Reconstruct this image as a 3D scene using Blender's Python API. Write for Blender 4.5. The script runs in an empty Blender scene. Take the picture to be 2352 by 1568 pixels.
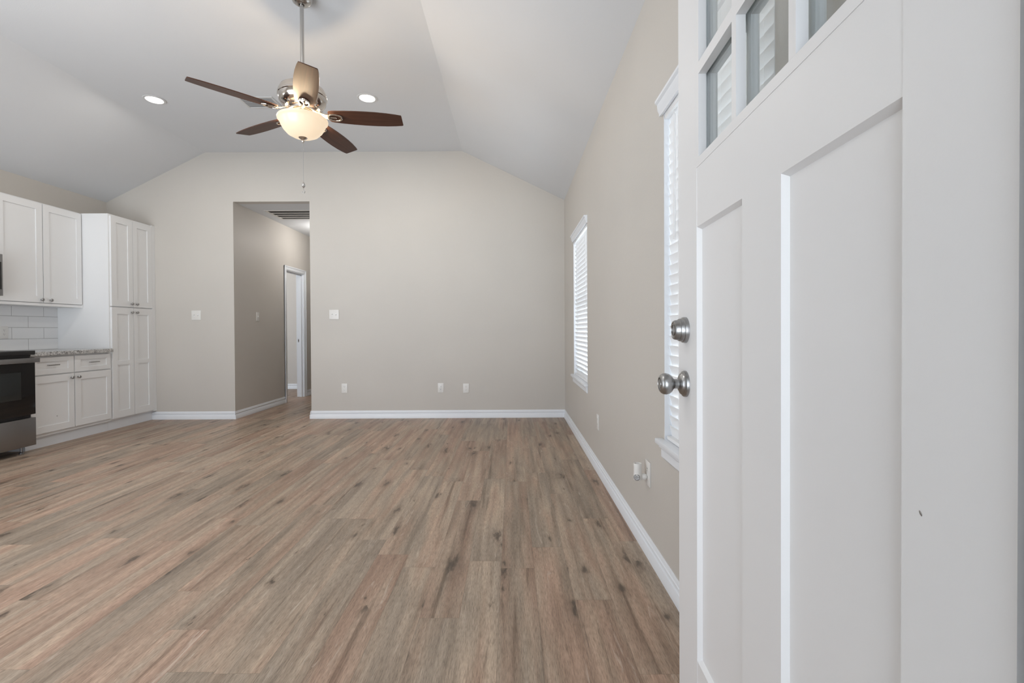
import bpy, bmesh, math, random
from mathutils import Vector, Matrix
random.seed(7)
scene = bpy.context.scene
COL = scene.collection
PI = math.pi

# ------------------------------------------------------------------ camera
F, YAW, PITCH, ROLL, SY, CAMZ = 1068.616, -0.0002, -0.0097, -0.0054, -17.46, 1.10
cd = bpy.data.cameras.new('camera'); cam = bpy.data.objects.new('camera', cd); COL.objects.link(cam)
cy, sy = math.cos(YAW), math.sin(YAW)
f0 = Vector((-sy, cy, 0)); r0 = Vector((cy, sy, 0)); u0 = Vector((0, 0, 1))
f2 = f0*math.cos(PITCH) + u0*math.sin(PITCH); u2 = -f0*math.sin(PITCH) + u0*math.cos(PITCH)
r3 = r0*math.cos(ROLL) + u2*math.sin(ROLL); u3 = -r0*math.sin(ROLL) + u2*math.cos(ROLL)
m = Matrix((r3, u3, -f2)).transposed().to_4x4(); m.translation = (0, 0, CAMZ)
cam.matrix_world = m
cd.sensor_fit = 'HORIZONTAL'; cd.sensor_width = 36.0; cd.lens = F/2352*36.0
cd.shift_y = SY/2352; cd.clip_start = 0.02; cd.clip_end = 200
scene.camera = cam

# ------------------------------------------------------------------ view, world, light
vs = scene.view_settings
vs.view_transform = 'Standard'; vs.look = 'None'; vs.gamma = 1.0; vs.use_curve_mapping = False
vs.exposure = 0.22
WORLD = 5.2
w = bpy.data.worlds.new('daylight'); scene.world = w; w.use_nodes = True
wn_ = w.node_tree; bg = wn_.nodes['Background']; bg.inputs[1].default_value = WORLD
# overcast sky above, half below the horizon brightened to light the ceiling
tc_ = wn_.nodes.new('ShaderNodeTexCoord'); sx_ = wn_.nodes.new('ShaderNodeSeparateXYZ'); mr_ = wn_.nodes.new('ShaderNodeMapRange'); mx_ = wn_.nodes.new('ShaderNodeMix')
wn_.links.new(tc_.outputs['Generated'], sx_.inputs[0]); wn_.links.new(sx_.outputs[2], mr_.inputs[0]); mr_.inputs[1].default_value = -.06; mr_.inputs[2].default_value = .06
mx_.data_type = 'RGBA'; wn_.links.new(mr_.outputs[0], mx_.inputs[0]); mx_.inputs[6].default_value = (1.325, 1.42, 1.515, 1); mx_.inputs[7].default_value = (.755, .81, .89, 1)
wn_.links.new(mx_.outputs[2], bg.inputs[0])
scene.cycles.max_bounces = 8; scene.cycles.diffuse_bounces = 6; scene.cycles.glossy_bounces = 4
scene.cycles.transmission_bounces = 8; scene.cycles.transparent_max_bounces = 16
scene.cycles.use_denoising = True
scene.cycles.caustics_reflective = False; scene.cycles.caustics_refractive = False
scene.cycles.sample_clamp_indirect = 6.0

def portal(name, loc, direction, sx, sz):
    ld = bpy.data.lights.new(name, 'AREA'); ld.shape = 'RECTANGLE'; ld.size = sx; ld.size_y = sz
    ld.cycles.is_portal = True
    o = bpy.data.objects.new(name, ld); COL.objects.link(o); o.location = loc
    o.rotation_euler = Vector(direction).to_track_quat('-Z', 'Y').to_euler()
    return o

D = 5.80; R = 0.659; L = -5.033; H = 2.704; P = 3.316; X1 = -0.603; X2 = -3.80
O1 = -3.4585; O2 = -2.508; FY = 0.355; HE = 9.6
DOORX0, DOORX1, DOORH = -0.52, 0.418, 2.06
portal('doorway_daylight', ((DOORX0+DOORX1)/2, FY-.16, DOORH/2), (0, 1, 0), DOORX1-DOORX0, DOORH)
portal('added_front_window_daylight', (-3.1, FY-.16, 1.15), (0, 1, 0), 3.0, 2.1)  # portal of the unseen front window added to light the room
portal('added_left_window_daylight', (L-.16, 2.0, 1.6), (1, 0, 0), .8, .8)  # portal of the small opening added in the unseen left wall

# ------------------------------------------------------------------ mesh helpers
class MB:
    def __init__(s): s.bm = bmesh.new()
    def box(s, a, b, bevel=0.0):
        x0, x1 = sorted((a[0], b[0])); y0, y1 = sorted((a[1], b[1])); z0, z1 = sorted((a[2], b[2]))
        t = bmesh.new()
        v = [t.verts.new(p) for p in ((x0,y0,z0),(x1,y0,z0),(x1,y1,z0),(x0,y1,z0),(x0,y0,z1),(x1,y0,z1),(x1,y1,z1),(x0,y1,z1))]
        for f in ((0,3,2,1),(4,5,6,7),(0,1,5,4),(1,2,6,5),(2,3,7,6),(3,0,4,7)): t.faces.new([v[i] for i in f])
        if bevel > 0: bmesh.ops.bevel(t, geom=t.edges[:], offset=bevel, segments=2, affect='EDGES', profile=0.6)
        s.add(t); return s
    def add(s, t, mat=None):
        if mat is not None: bmesh.ops.transform(t, matrix=mat, verts=t.verts)
        me = bpy.data.meshes.new('tmp'); t.to_mesh(me); t.free(); s.bm.from_mesh(me); bpy.data.meshes.remove(me)
    def prism(s, pts, axis, a, b):
        # polygon pts in the two other axes, extruded along axis from a to b
        def P3(p, w):
            q = list(p); q.insert(axis, w); return q
        t = bmesh.new()
        va = [t.verts.new(P3(p, a)) for p in pts]; vb = [t.verts.new(P3(p, b)) for p in pts]
        t.faces.new(va); t.faces.new(vb[::-1]); n = len(pts)
        for i in range(n): t.faces.new([va[i], vb[i], vb[(i+1) % n], va[(i+1) % n]])
        bmesh.ops.recalc_face_normals(t, faces=t.faces[:])
        s.add(t); return s
    def lathe(s, prof, n=40, mat=None, cap=True):
        # prof: list of (r,z) around z
        t = bmesh.new(); rings = []
        for r, z in prof:
            if r < 1e-6: rings.append([t.verts.new((0, 0, z))])
            else: rings.append([t.verts.new((r*math.cos(2*PI*i/n), r*math.sin(2*PI*i/n), z)) for i in range(n)])
        for A, B in zip(rings, rings[1:]):
            for i in range(n):
                j = (i+1) % n
                if len(A) == 1 and len(B) == 1: continue
                if len(A) == 1: t.faces.new([A[0], B[i], B[j]])
                elif len(B) == 1: t.faces.new([A[i], B[0], A[j]])
                else: t.faces.new([A[i], B[i], B[j], A[j]])
        if cap:
            for rg in (rings[0], rings[-1]):
                if len(rg) > 1: t.faces.new(rg)
        bmesh.ops.recalc_face_normals(t, faces=t.faces[:])
        for f in t.faces: f.smooth = True
        s.add(t, mat); return s
    def tube(s, pts, r, n=10, closed=False):
        t = bmesh.new(); rings = []; P_ = [Vector(p) for p in pts]; N = len(P_)
        for i, p in enumerate(P_):
            a = P_[i-1] if (i > 0 or closed) else p; b = P_[(i+1) % N] if (i < N-1 or closed) else p
            d = (b-a).normalized(); up = Vector((0, 0, 1)) if abs(d.z) < .9 else Vector((1, 0, 0))
            x = d.cross(up).normalized(); y = d.cross(x)
            rr = r[i] if isinstance(r, (list, tuple)) else r
            rings.append([t.verts.new(p + x*rr*math.cos(2*PI*k/n) + y*rr*math.sin(2*PI*k/n)) for k in range(n)])
        for i in range(N if closed else N-1):
            A, B = rings[i], rings[(i+1) % N]
            for k in range(n): t.faces.new([A[k], A[(k+1) % n], B[(k+1) % n], B[k]])
        if not closed: t.faces.new(rings[0]); t.faces.new(rings[-1])
        bmesh.ops.recalc_face_normals(t, faces=t.faces[:])
        for f in t.faces: f.smooth = True
        s.add(t); return s
    def build(s, name, mat, parent=None, loc=None, smooth=False, sharp=35):
        if loc is not None: bmesh.ops.translate(s.bm, vec=-Vector(loc), verts=s.bm.verts)
        me = bpy.data.meshes.new(name); s.bm.to_mesh(me); s.bm.free()
        if smooth:
            me.shade_smooth()
        for e in me.edges: pass
        me.materials.append(mat)
        try: me.set_sharp_from_angle(angle=math.radians(sharp))
        except Exception: pass
        o = bpy.data.objects.new(name, me); COL.objects.link(o)
        if parent is not None: o.parent = parent
        if loc is not None: o.location = loc
        return o

def empty(name, loc, rz=0, matrix=None):
    o = bpy.data.objects.new(name, None); COL.objects.link(o); o.empty_display_size = .1
    o.location = loc; o.rotation_euler = (0, 0, rz)
    return o
def tag(o, label=None, cat=None, group=None, kind=None):
    if label: o['label'] = label
    if cat: o['category'] = cat
    if group: o['group'] = group
    if kind: o['kind'] = kind
    return o
def struct(o, label=None): return tag(o, label, None, None, 'structure')
def copy_tree(o, parent=None):
    c = o.copy(); COL.objects.link(c)
    if parent is not None: c.parent = parent
    for ch in list(o.children): copy_tree(ch, c)
    return c

# ------------------------------------------------------------------ materials
def mat(name, col, rough=.5, metal=0.0, spec=.5, coat=0.0, emit=None, es=0.0):
    m = bpy.data.materials.new(name); m.use_nodes = True; b = m.node_tree.nodes['Principled BSDF']
    b.inputs['Base Color'].default_value = (*col, 1); b.inputs['Roughness'].default_value = rough
    b.inputs['Metallic'].default_value = metal; b.inputs['Specular IOR Level'].default_value = spec
    b.inputs['Coat Weight'].default_value = coat
    if emit: b.inputs['Emission Color'].default_value = (*emit, 1); b.inputs['Emission Strength'].default_value = es
    return m
class NT:
    def __init__(s, m): s.t = m.node_tree; s.b = s.t.nodes['Principled BSDF']
    def n(s, typ, **kw):
        nd = s.t.nodes.new(typ)
        for k, v in kw.items(): setattr(nd, k, v)
        return nd
    def lk(s, a, b): s.t.links.new(a, b)
    def val(s, sock, v):
        if hasattr(v, 'is_output'): s.lk(v, sock)
        else: sock.default_value = v
    def m(s, op, a, b=0.0, c=0.0):
        nd = s.n('ShaderNodeMath', operation=op)
        for i, v in enumerate((a, b, c)): s.val(nd.inputs[i], v)
        return nd.outputs[0]
    def comb(s, x=0.0, y=0.0, z=0.0):
        nd = s.n('ShaderNodeCombineXYZ')
        for i, v in enumerate((x, y, z)): s.val(nd.inputs[i], v)
        return nd.outputs[0]
    def noise(s, vec, scale=1.0, detail=2.0, rough=.5, dist=0.0):
        nd = s.n('ShaderNodeTexNoise'); s.lk(vec, nd.inputs['Vector']); nd.inputs['Scale'].default_value = scale
        nd.inputs['Detail'].default_value = detail; nd.inputs['Roughness'].default_value = rough; nd.inputs['Distortion'].default_value = dist
        return nd.outputs['Fac']
    def ramp(s, fac, stops, interp='LINEAR'):
        nd = s.n('ShaderNodeValToRGB'); s.lk(fac, nd.inputs[0]); cr = nd.color_ramp; cr.interpolation = interp
        while len(cr.elements) < len(stops): cr.elements.new(.5)
        for e, (p, c) in zip(cr.elements, stops): e.position = p; e.color = (*c, 1) if len(c) == 3 else c
        return nd.outputs[0]
    def mix(s, fac, a, b, mode='MIX'):
        nd = s.n('ShaderNodeMix', data_type='RGBA', blend_type=mode); s.val(nd.inputs[0], fac)
        for i, v in ((6, a), (7, b)):
            if hasattr(v, 'is_output'): s.lk(v, nd.inputs[i])
            else: nd.inputs[i].default_value = (*v, 1)
        return nd.outputs[2]
    def bump(s, h, strength, dist=.001):
        nd = s.n('ShaderNodeBump'); s.lk(h, nd.inputs['Height']); nd.inputs['Strength'].default_value = strength; nd.inputs['Distance'].default_value = dist
        s.lk(nd.outputs[0], s.b.inputs['Normal'])

def orange_peel(m, scale=140, strength=.25, var=.03, col=(0, 0, 0)):
    t = NT(m); g = t.n('ShaderNodeNewGeometry').outputs['Position']
    n1 = t.noise(g, scale, 3, .55); t.bump(n1, strength, .002)
    n2 = t.noise(g, 1.6, 3, .5)
    c = t.ramp(n2, [(.3, tuple(v*(1-var) for v in col)), (.7, tuple(v*(1+var) for v in col))]); t.lk(c, t.b.inputs['Base Color'])

WALLC = (.535, .508, .471)
M = {}
M['wall'] = mat('greige_wall_paint', WALLC, .52, spec=.35); orange_peel(M['wall'], 130, .35, .015, WALLC)
CEILC = (.655, .67, .69)
M['ceil'] = mat('ceiling_paint', CEILC, .8, spec=.2); orange_peel(M['ceil'], 120, .25, .01, CEILC)
M['trim'] = mat('white_trim_paint', (.74, .765, .80), .38)
M['cab'] = mat('white_cabinet_lacquer', (.745, .75, .755), .38)
M['cabin'] = mat('cabinet_box', (.70, .71, .72), .45)
M['door'] = mat('white_door_paint', (.745, .75, .76), .42)
t = NT(M['door']); g = t.n('ShaderNodeNewGeometry').outputs['Position']
t.bump(t.noise(g, 260, 2), .06, .001)
M['plastic'] = mat('white_plastic', (.70, .69, .665), .35)
M['plasticdark'] = mat('slot_dark', (.06, .055, .05), .6)
M['nickel'] = mat('brushed_nickel', (.52, .505, .485), .26, 1.0)
M['knob'] = mat('satin_nickel_knob', (.36, .355, .35), .34, 1.0)
M['lock'] = mat('satin_nickel_lock', (.36, .36, .36), .30, 1.0)
t = NT(M['lock']); g = t.n('ShaderNodeTexCoord').outputs['Object']
v = t.n('ShaderNodeMapping'); v.inputs['Scale'].default_value = (30, 30, 900); t.lk(g, v.inputs[0])
t.lk(t.m('MULTIPLY_ADD', t.noise(v.outputs[0], 1, 2), .25, .2), t.b.inputs['Roughness'])
M['steel'] = mat('stainless_steel', (.30, .30, .305), .32, 1.0)
t = NT(M['steel']); g = t.n('ShaderNodeTexCoord').outputs['Object']
v = t.n('ShaderNodeMapping'); v.inputs['Scale'].default_value = (3, 3, 500); t.lk(g, v.inputs[0])
t.lk(t.m('MULTIPLY_ADD', t.noise(v.outputs[0], 1, 3), .2, .24), t.b.inputs['Roughness'])
M['blackglass'] = mat('black_glass', (.008, .008, .009), .08, spec=.5)
M['black'] = mat('black_enamel', (.012, .012, .013), .35)
M['ovenwin'] = mat('oven_window', (.022, .026, .027), .05)
M['darkgap'] = mat('dark_recess', (.02, .02, .02), .8)
M['chrome'] = mat('polished_nickel', (.62, .57, .52), .14, 1.0)
M['ventwhite'] = mat('vent_enamel', (.60, .60, .60), .5)
M['ventback'] = mat('vent_back_grey', (.30, .30, .30), .7)
M['grille'] = mat('grille_enamel', (.62, .60, .57), .5)
M['duct'] = mat('duct_dark', (.05, .046, .04), .8)
M['vinyl'] = mat('window_vinyl', (.8, .81, .82), .4)
M['added_porch'] = mat('added_porch_siding', (.42, .42, .41), .8)
M['concrete'] = mat('added_porch_concrete', (.5, .5, .48), .9)

# blind slats: white, slightly translucent
def slat_mat():
    m = mat('blind_slat_white', (.86, .86, .86), .45); t = NT(m)
    tr = t.n('ShaderNodeBsdfTranslucent'); tr.inputs[0].default_value = (.85, .87, .9, 1)
    mx = t.n('ShaderNodeMixShader'); mx.inputs[0].default_value = .14
    t.lk(t.b.outputs[0], mx.inputs[1]); t.lk(tr.outputs[0], mx.inputs[2])
    t.lk(mx.outputs[0], t.t.nodes['Material Output'].inputs[0]); return m
M['slat'] = slat_mat()
def glass_mat(name, tint=(.95, .97, .97), refl=.07):
    m = bpy.data.materials.new(name); m.use_nodes = True; nt = m.node_tree; nt.nodes.clear()
    o = nt.nodes.new('ShaderNodeOutputMaterial'); tr = nt.nodes.new('ShaderNodeBsdfTransparent'); tr.inputs[0].default_value = (*tint, 1)
    gl = nt.nodes.new('ShaderNodeBsdfGlossy'); gl.inputs[0].default_value = (1, 1, 1, 1); gl.inputs[1].default_value = .01
    lw = nt.nodes.new('ShaderNodeLayerWeight'); lw.inputs[0].default_value = .5
    pw = nt.nodes.new('ShaderNodeMath'); pw.operation = 'POWER'; nt.links.new(lw.outputs['Facing'], pw.inputs[0]); pw.inputs[1].default_value = 5
    fr = nt.nodes.new('ShaderNodeMath'); fr.operation = 'MULTIPLY_ADD'; nt.links.new(pw.outputs[0], fr.inputs[0]); fr.inputs[1].default_value = .9; fr.inputs[2].default_value = .04
    mx = nt.nodes.new('ShaderNodeMixShader'); nt.links.new(fr.outputs[0], mx.inputs[0])
    nt.links.new(tr.outputs[0], mx.inputs[1]); nt.links.new(gl.outputs[0], mx.inputs[2]); nt.links.new(mx.outputs[0], o.inputs[0])
    return m
M['glass'] = glass_mat('clear_glass')

# vinyl plank floor
def floor_mat():
    m = mat('oak_vinyl_plank', (.3, .23, .17), .45, spec=.4); t = NT(m)
    g = t.n('ShaderNodeNewGeometry').outputs['Position']
    sp = t.n('ShaderNodeSeparateXYZ'); t.lk(g, sp.inputs[0]); x, y = sp.outputs[0], sp.outputs[1]
    PW, PL = .152, 1.22
    u = t.m('DIVIDE', t.m('ADD', x, .055), PW); row = t.m('FLOOR', u); fu = t.m('FRACT', u)
    wn = t.n('ShaderNodeTexWhiteNoise', noise_dimensions='1D'); t.lk(row, wn.inputs['W'])
    v = t.m('ADD', t.m('DIVIDE', y, PL), t.m('MULTIPLY', wn.outputs['Value'], 7.3)); pl = t.m('FLOOR', v); fv = t.m('FRACT', v)
    w2 = t.n('ShaderNodeTexWhiteNoise', noise_dimensions='2D'); t.lk(t.comb(row, pl), w2.inputs['Vector'])
    sc = t.n('ShaderNodeSeparateColor'); t.lk(w2.outputs['Color'], sc.inputs[0])
    r1, r2, r3_ = sc.outputs[0], sc.outputs[1], sc.outputs[2]
    ox = t.m('MULTIPLY', r1, 37.0); oy = t.m('MULTIPLY', r2, 53.0)
    def vec(sx, sy, z=0.0): return t.comb(t.m('MULTIPLY', t.m('ADD', x, ox), sx), t.m('MULTIPLY', t.m('ADD', y, oy), sy), z)
    # hue family: grey brown <-> rosy brown, blotchy inside the plank
    blot = t.noise(vec(9, .9), 1, 3, .55)
    fam = t.m('ADD', t.m('MULTIPLY_ADD', r3_, .55, .08), t.m('MULTIPLY', t.m('SUBTRACT', blot, .5), 2.3))
    base = t.ramp(fam, [(0.0, (.300, .240, .185)), (.25, (.350, .272, .205)), (.45, (.365, .266, .197)), (.68, (.360, .247, .181)), (1.0, (.325, .215, .157))])
    val = t.m('MULTIPLY_ADD', r1, .24, .86)
    # soft long grain
    gr = t.noise(vec(40, 1.9), 1, 6, .68, .5)
    grr = t.ramp(gr, [(.28, (.55, .53, .51)), (.43, (.93, .92, .91)), (.60, (1.05, 1.05, 1.05)), (.78, (1.22, 1.22, 1.22))])
    c = t.mix(1.0, base, grr, 'MULTIPLY')
    fine = t.noise(vec(330, 26), 1, 3, .7)
    fr = t.ramp(fine, [(.36, (.66, .65, .64)), (.5, (1, 1, 1)), (.66, (1.22, 1.22, 1.22))])
    c = t.mix(.9, c, fr, 'MULTIPLY')
    band = t.noise(vec(19, .7, 6.0), 1, 2, .5)
    c = t.mix(1.0, c, t.ramp(band, [(.30, (.80, .78, .76)), (.5, (1, 1, 1)), (.70, (1.20, 1.20, 1.19))]), 'MULTIPLY')
    # cathedral figure
    wv = t.m('SINE', t.m('ADD', t.m('MULTIPLY', t.noise(vec(5.5, .75), 1, 1.5, .45), 46.0), t.m('MULTIPLY', x, 30.0)))
    c = t.mix(.55, c, t.ramp(t.m('MULTIPLY_ADD', wv, .5, .5), [(0.0, (.84, .83, .82)), (.5, (1, 1, 1)), (1.0, (1.06, 1.06, 1.06))]), 'MULTIPLY')
    # darker long streaks
    ds = t.noise(vec(16, .55), 1, 3, .6)
    c = t.mix(.9, c, t.ramp(ds, [(.30, (.50, .46, .43)), (.40, (1, 1, 1)), (1, (1, 1, 1))]), 'MULTIPLY')
    # knots: wobbly halo plus small dark core, drawn out along the grain
    warp = t.m('SUBTRACT', t.noise(vec(26, 7), 1, 4, .65), .5); warp2 = t.m('SUBTRACT', t.noise(vec(31, 9, 4.0), 1, 4, .65), .5)
    xx = t.m('ADD', x, ox); yy = t.m('ADD', y, oy)
    for (kx, ky, thr, amt, core) in ((3.5, 1.3, .30, .16, 1.0), (7.0, 2.9, .76, .22, .9)):
        kv = t.comb(t.m('ADD', t.m('MULTIPLY', xx, kx), t.m('MULTIPLY', warp, .30)), t.m('ADD', t.m('MULTIPLY', yy, ky), t.m('MULTIPLY', warp2, .42)), 0.0)
        vo = t.n('ShaderNodeTexVoronoi', voronoi_dimensions='2D'); t.lk(kv, vo.inputs['Vector']); vo.inputs['Scale'].default_value = 1.0
        sv = t.n('ShaderNodeSeparateColor'); t.lk(vo.outputs['Color'], sv.inputs[0])
        size = t.m('MULTIPLY_ADD', sv.outputs[1], amt, .04); q = t.m('DIVIDE', vo.outputs['Distance'], size)
        halo = t.n('ShaderNodeMapRange', interpolation_type='SMOOTHSTEP'); t.lk(q, halo.inputs[0]); halo.inputs[1].default_value = 1.25; halo.inputs[2].default_value = .15; halo.inputs[3].default_value = 0; halo.inputs[4].default_value = 1
        cor = t.n('ShaderNodeMapRange', interpolation_type='SMOOTHSTEP'); t.lk(q, cor.inputs[0]); cor.inputs[1].default_value = .55; cor.inputs[2].default_value = .1; cor.inputs[3].default_value = 0; cor.inputs[4].default_value = 1
        has = t.m('GREATER_THAN', sv.outputs[0], thr)
        c = t.mix(t.m('MULTIPLY', t.m('MULTIPLY', halo.outputs[0], has), .45), c, (.120, .082, .056))
        c = t.mix(t.m('MULTIPLY', t.m('MULTIPLY', cor.outputs[0], has), .75*core), c, (.050, .036, .026))
    # dark checks running with the grain
    ck = t.noise(vec(55, 1.1, 9.0), 1, 2, .5); ckm = t.noise(vec(6, 1.0, 2.0), 1, 2, .5)
    c = t.mix(t.m('MULTIPLY', t.ramp(ck, [(.24, (1, 1, 1)), (.31, (0, 0, 0))]), t.ramp(ckm, [(.50, (0, 0, 0)), (.60, (.75, .75, .75))])), c, (.07, .05, .036))
    # pale mineral lines
    pm = t.noise(vec(30, 3.2), 1, 6, .7, 1.2)
    c = t.mix(t.ramp(pm, [(.60, (0, 0, 0)), (.70, (.55, .55, .55))]), c, (.56, .47, .39))
    # seams
    e1 = t.m('LESS_THAN', t.m('MINIMUM', fu, t.m('SUBTRACT', 1.0, fu)), .006)
    e2 = t.m('LESS_THAN', t.m('MINIMUM', fv, t.m('SUBTRACT', 1.0, fv)), .0008)
    seam = t.m('MAXIMUM', e1, e2)
    c = t.mix(t.m('MULTIPLY', seam, .35), c, (.10, .075, .055))
    vv = t.comb(val, val, val)
    c = t.mix(1.0, c, vv, 'MULTIPLY')
    t.lk(c, t.b.inputs['Base Color'])
    t.lk(t.m('MULTIPLY_ADD', fine, .22, .30), t.b.inputs['Roughness'])
    t.bump(t.m('SUBTRACT', t.m('ADD', t.m('MULTIPLY', fine, .6), gr), t.m('MULTIPLY', seam, 1.0)), .18, .0006)
    return m
M['floor'] = floor_mat()

def granite():
    m = mat('speckled_granite', (.5, .5, .5), .22); t = NT(m); g = t.n('ShaderNodeNewGeometry').outputs['Position']
    vo = t.n('ShaderNodeTexVoronoi'); t.lk(g, vo.inputs['Vector']); vo.inputs['Scale'].default_value = 210
    s_ = t.n('ShaderNodeSeparateColor'); t.lk(vo.outputs['Color'], s_.inputs[0])
    c = t.ramp(s_.outputs[0], [(0, (.02, .02, .022)), (.22, (.11, .11, .11)), (.40, (.33, .33, .33)), (.62, (.56, .56, .555)), (.88, (.72, .72, .71))], 'CONSTANT')
    n2 = t.noise(g, 60, 3); c = t.mix(.4, c, t.ramp(n2, [(.35, (.2, .19, .19)), (.6, (.8, .79, .77))])); t.lk(c, t.b.inputs['Base Color']); return m
M['granite'] = granite()

def tile_mat():
    m = mat('white_subway_tile', (.76, .765, .77), .16); t = NT(m)
    g = t.n('ShaderNodeNewGeometry').outputs['Position']; sp = t.n('ShaderNodeSeparateXYZ'); t.lk(g, sp.inputs[0])
    b = t.n('ShaderNodeTexBrick'); b.offset = .5; b.offset_frequency = 2
    t.lk(t.comb(t.m('SUBTRACT', sp.outputs[1], 4.675), t.m('SUBTRACT', sp.outputs[2], .912)), b.inputs['Vector'])
    b.inputs['Scale'].default_value = 1.0; b.inputs['Brick Width'].default_value = .321; b.inputs['Row Height'].default_value = .117
    b.inputs['Mortar Size'].default_value = .0022; b.inputs['Mortar Smooth'].default_value = .1
    b.inputs['Color1'].default_value = (.76, .765, .77, 1); b.inputs['Color2'].default_value = (.73, .735, .74, 1); b.inputs['Mortar'].default_value = (.36, .36, .36, 1)
    t.lk(b.outputs['Color'], t.b.inputs['Base Color']); t.bump(t.m('SUBTRACT', 1.0, b.outputs['Fac']), .6, .002)
    t.lk(t.m('MULTIPLY_ADD', b.outputs['Fac'], .5, .15), t.b.inputs['Roughness']); return m
M['tile'] = tile_mat()

def blade_mat():
    m = mat('dark_walnut_blade', (.055, .028, .018), .42, spec=.28); t = NT(m)
    g = t.n('ShaderNodeTexCoord').outputs['Object']; v = t.n('ShaderNodeMapping'); v.inputs['Scale'].default_value = (3, 60, 60); t.lk(g, v.inputs[0])
    n = t.noise(v.outputs[0], 1, 5, .6, .3)
    t.lk(t.ramp(n, [(.3, (.038, .017, .011)), (.55, (.062, .026, .016)), (.75, (.09, .038, .023))]), t.b.inputs['Base Color']); return m
M['blade'] = blade_mat()
M['bowl'] = mat('alabaster_glass_lit', (.42, .36, .28), .3, emit=(1.0, .78, .54), es=.60)
t = NT(M['bowl']); lw = t.n('ShaderNodeLayerWeight'); lw.inputs[0].default_value = .5
M['bulb'] = mat('lit_bulb', (1, .9, .8), .4, emit=(1.0, .78, .52), es=40)
M['led'] = mat('lit_led_lens', (1, 1, 1), .4, emit=(1.0, .97, .93), es=14)
M['chain'] = mat('steel_chain', (.55, .55, .55), .3, 1.0)

# ------------------------------------------------------------------ structure
T = .14
o = MB().box((-6.6, -.0+.2, -.06), (R+.2, HE+.2, 0)).build('floor', M['floor']); struct(o)
# ceiling: three slopes, 5 cm thick
c = MB()
c.prism([(L-.15, H-.15*.496), (X2, P), (X2, P+.06), (L-.15, H-.15*.496+.06)], 1, FY-.15, D+.12)
c.prism([(X2, P), (X1, P), (X1, P+.06), (X2, P+.06)], 1, FY-.15, D+.12)
c.prism([(X1, P), (R+.15, H-.15*.485), (R+.15, H-.15*.485+.06), (X1, P+.06)], 1, FY-.15, D+.12)
struct(c.build('ceiling', M['ceil']))
# back wall
b = MB(); tb = .11
b.box((L-T, D, 0), (O1, D+tb, H)).box((O2, D, 0), (R+T, D+tb, H))
b.prism([(L-.05, H), (R+.05, H), (X1, P+.03), (X2, P+.03)], 1, D, D+tb)
struct(b.build('wall_back', M['wall']))
# left wall with an unseen window opening added to let in light
b = MB()
wy0, wy1, wz0, wz1 = 1.6, 2.4, 1.2, 2.0
b.box((L-T, FY-T, 0), (L, wy0, H+.05)).box((L-T, wy1, 0), (L, D, H+.05)).box((L-T, wy0, 0), (L, wy1, wz0)).box((L-T, wy0, wz1), (L, wy1, H+.05))
struct(b.build('wall_left', M['wall']))
# right wall with two windows
WIN = [(1.165, 2.015), (4.06, 4.955)]; WZ0, WZ1 = .60, 2.05
b = MB(); ys = [FY-T, WIN[0][0], WIN[0][1], WIN[1][0], WIN[1][1], D]
for i in (0, 2, 4): b.box((R, ys[i], 0), (R+T, ys[i+1], H+.04))
for y0, y1 in WIN: b.box((R, y0, 0), (R+T, y1, WZ0)).box((R, y0, WZ1), (R+T, y1, H+.04))
struct(b.build('wall_right', M['wall']))
# front wall with the entrance opening and a large unseen window added for daylight
b = MB(); fy0, fy1 = FY-T, FY
b.box((L-T, fy0, 0), (-4.6, fy1, H)).box((-4.6, fy0, 0), (-1.6, fy1, .1)).box((-4.6, fy0, 2.2), (-1.6, fy1, H)).box((-1.6, fy0, 0), (DOORX0, fy1, H))
b.box((DOORX0, fy0, DOORH), (DOORX1, fy1, H)).box((DOORX1, fy0, 0), (R+T, fy1, H))
b.prism([(L-.05, H), (R+.05, H), (X1, P+.03), (X2, P+.03)], 1, fy0, fy1)
struct(b.build('wall_front', M['wall']))
# unseen porch behind the camera, added to cut daylight through the doorway
b = MB(); py0 = -2.6
b.box((-1.35, py0, 2.45), (1.35, FY-T, 2.55)); struct(b.build('ceiling_added_porch', M['added_porch']))
struct(MB().box((1.1, py0, 0), (1.2, FY-T, 2.45)).build('wall_added_porch_right', M['added_porch']))
struct(MB().box((-1.35, py0, 0), (-1.25, FY-T, 2.45)).build('wall_added_porch_left', M['added_porch']))
struct(MB().box((-1.35, py0, -.1), (1.35, FY-T-.001, -.02)).build('floor_added_porch', M['concrete']))
# hallway
HD0, HD1, HDZ = 7.125, 7.745, 2.04
b = MB()
b.box((O1-.115, D+tb, 0), (O1, HD0, H)).box((O1-.115, HD1, 0), (O1, HE, H)).box((O1-.115, HD0, HDZ), (O1, HD1, H))
struct(b.build('wall_hall_left', M['wall']))
struct(MB().box((O2, D+tb, 0), (O2+.11, HE, H)).build('wall_hall_right', M['wall']))
struct(MB().box((O1-.115, HE, 0), (O2+.11, HE+.1, H)).build('wall_hall_end', M['wall']))
struct(MB().box((-6.6, D+tb, H), (O2+.11, HE+.1, H+.05)).build('ceiling_hall', M['ceil']))
b = MB().box((-6.6, 8.77, 0), (O1-.115, 8.87, H)).box((-6.6, D+tb, 0), (-6.5, 8.77, H))
struct(b.build('wall_side_room', M['wall']))

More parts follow.
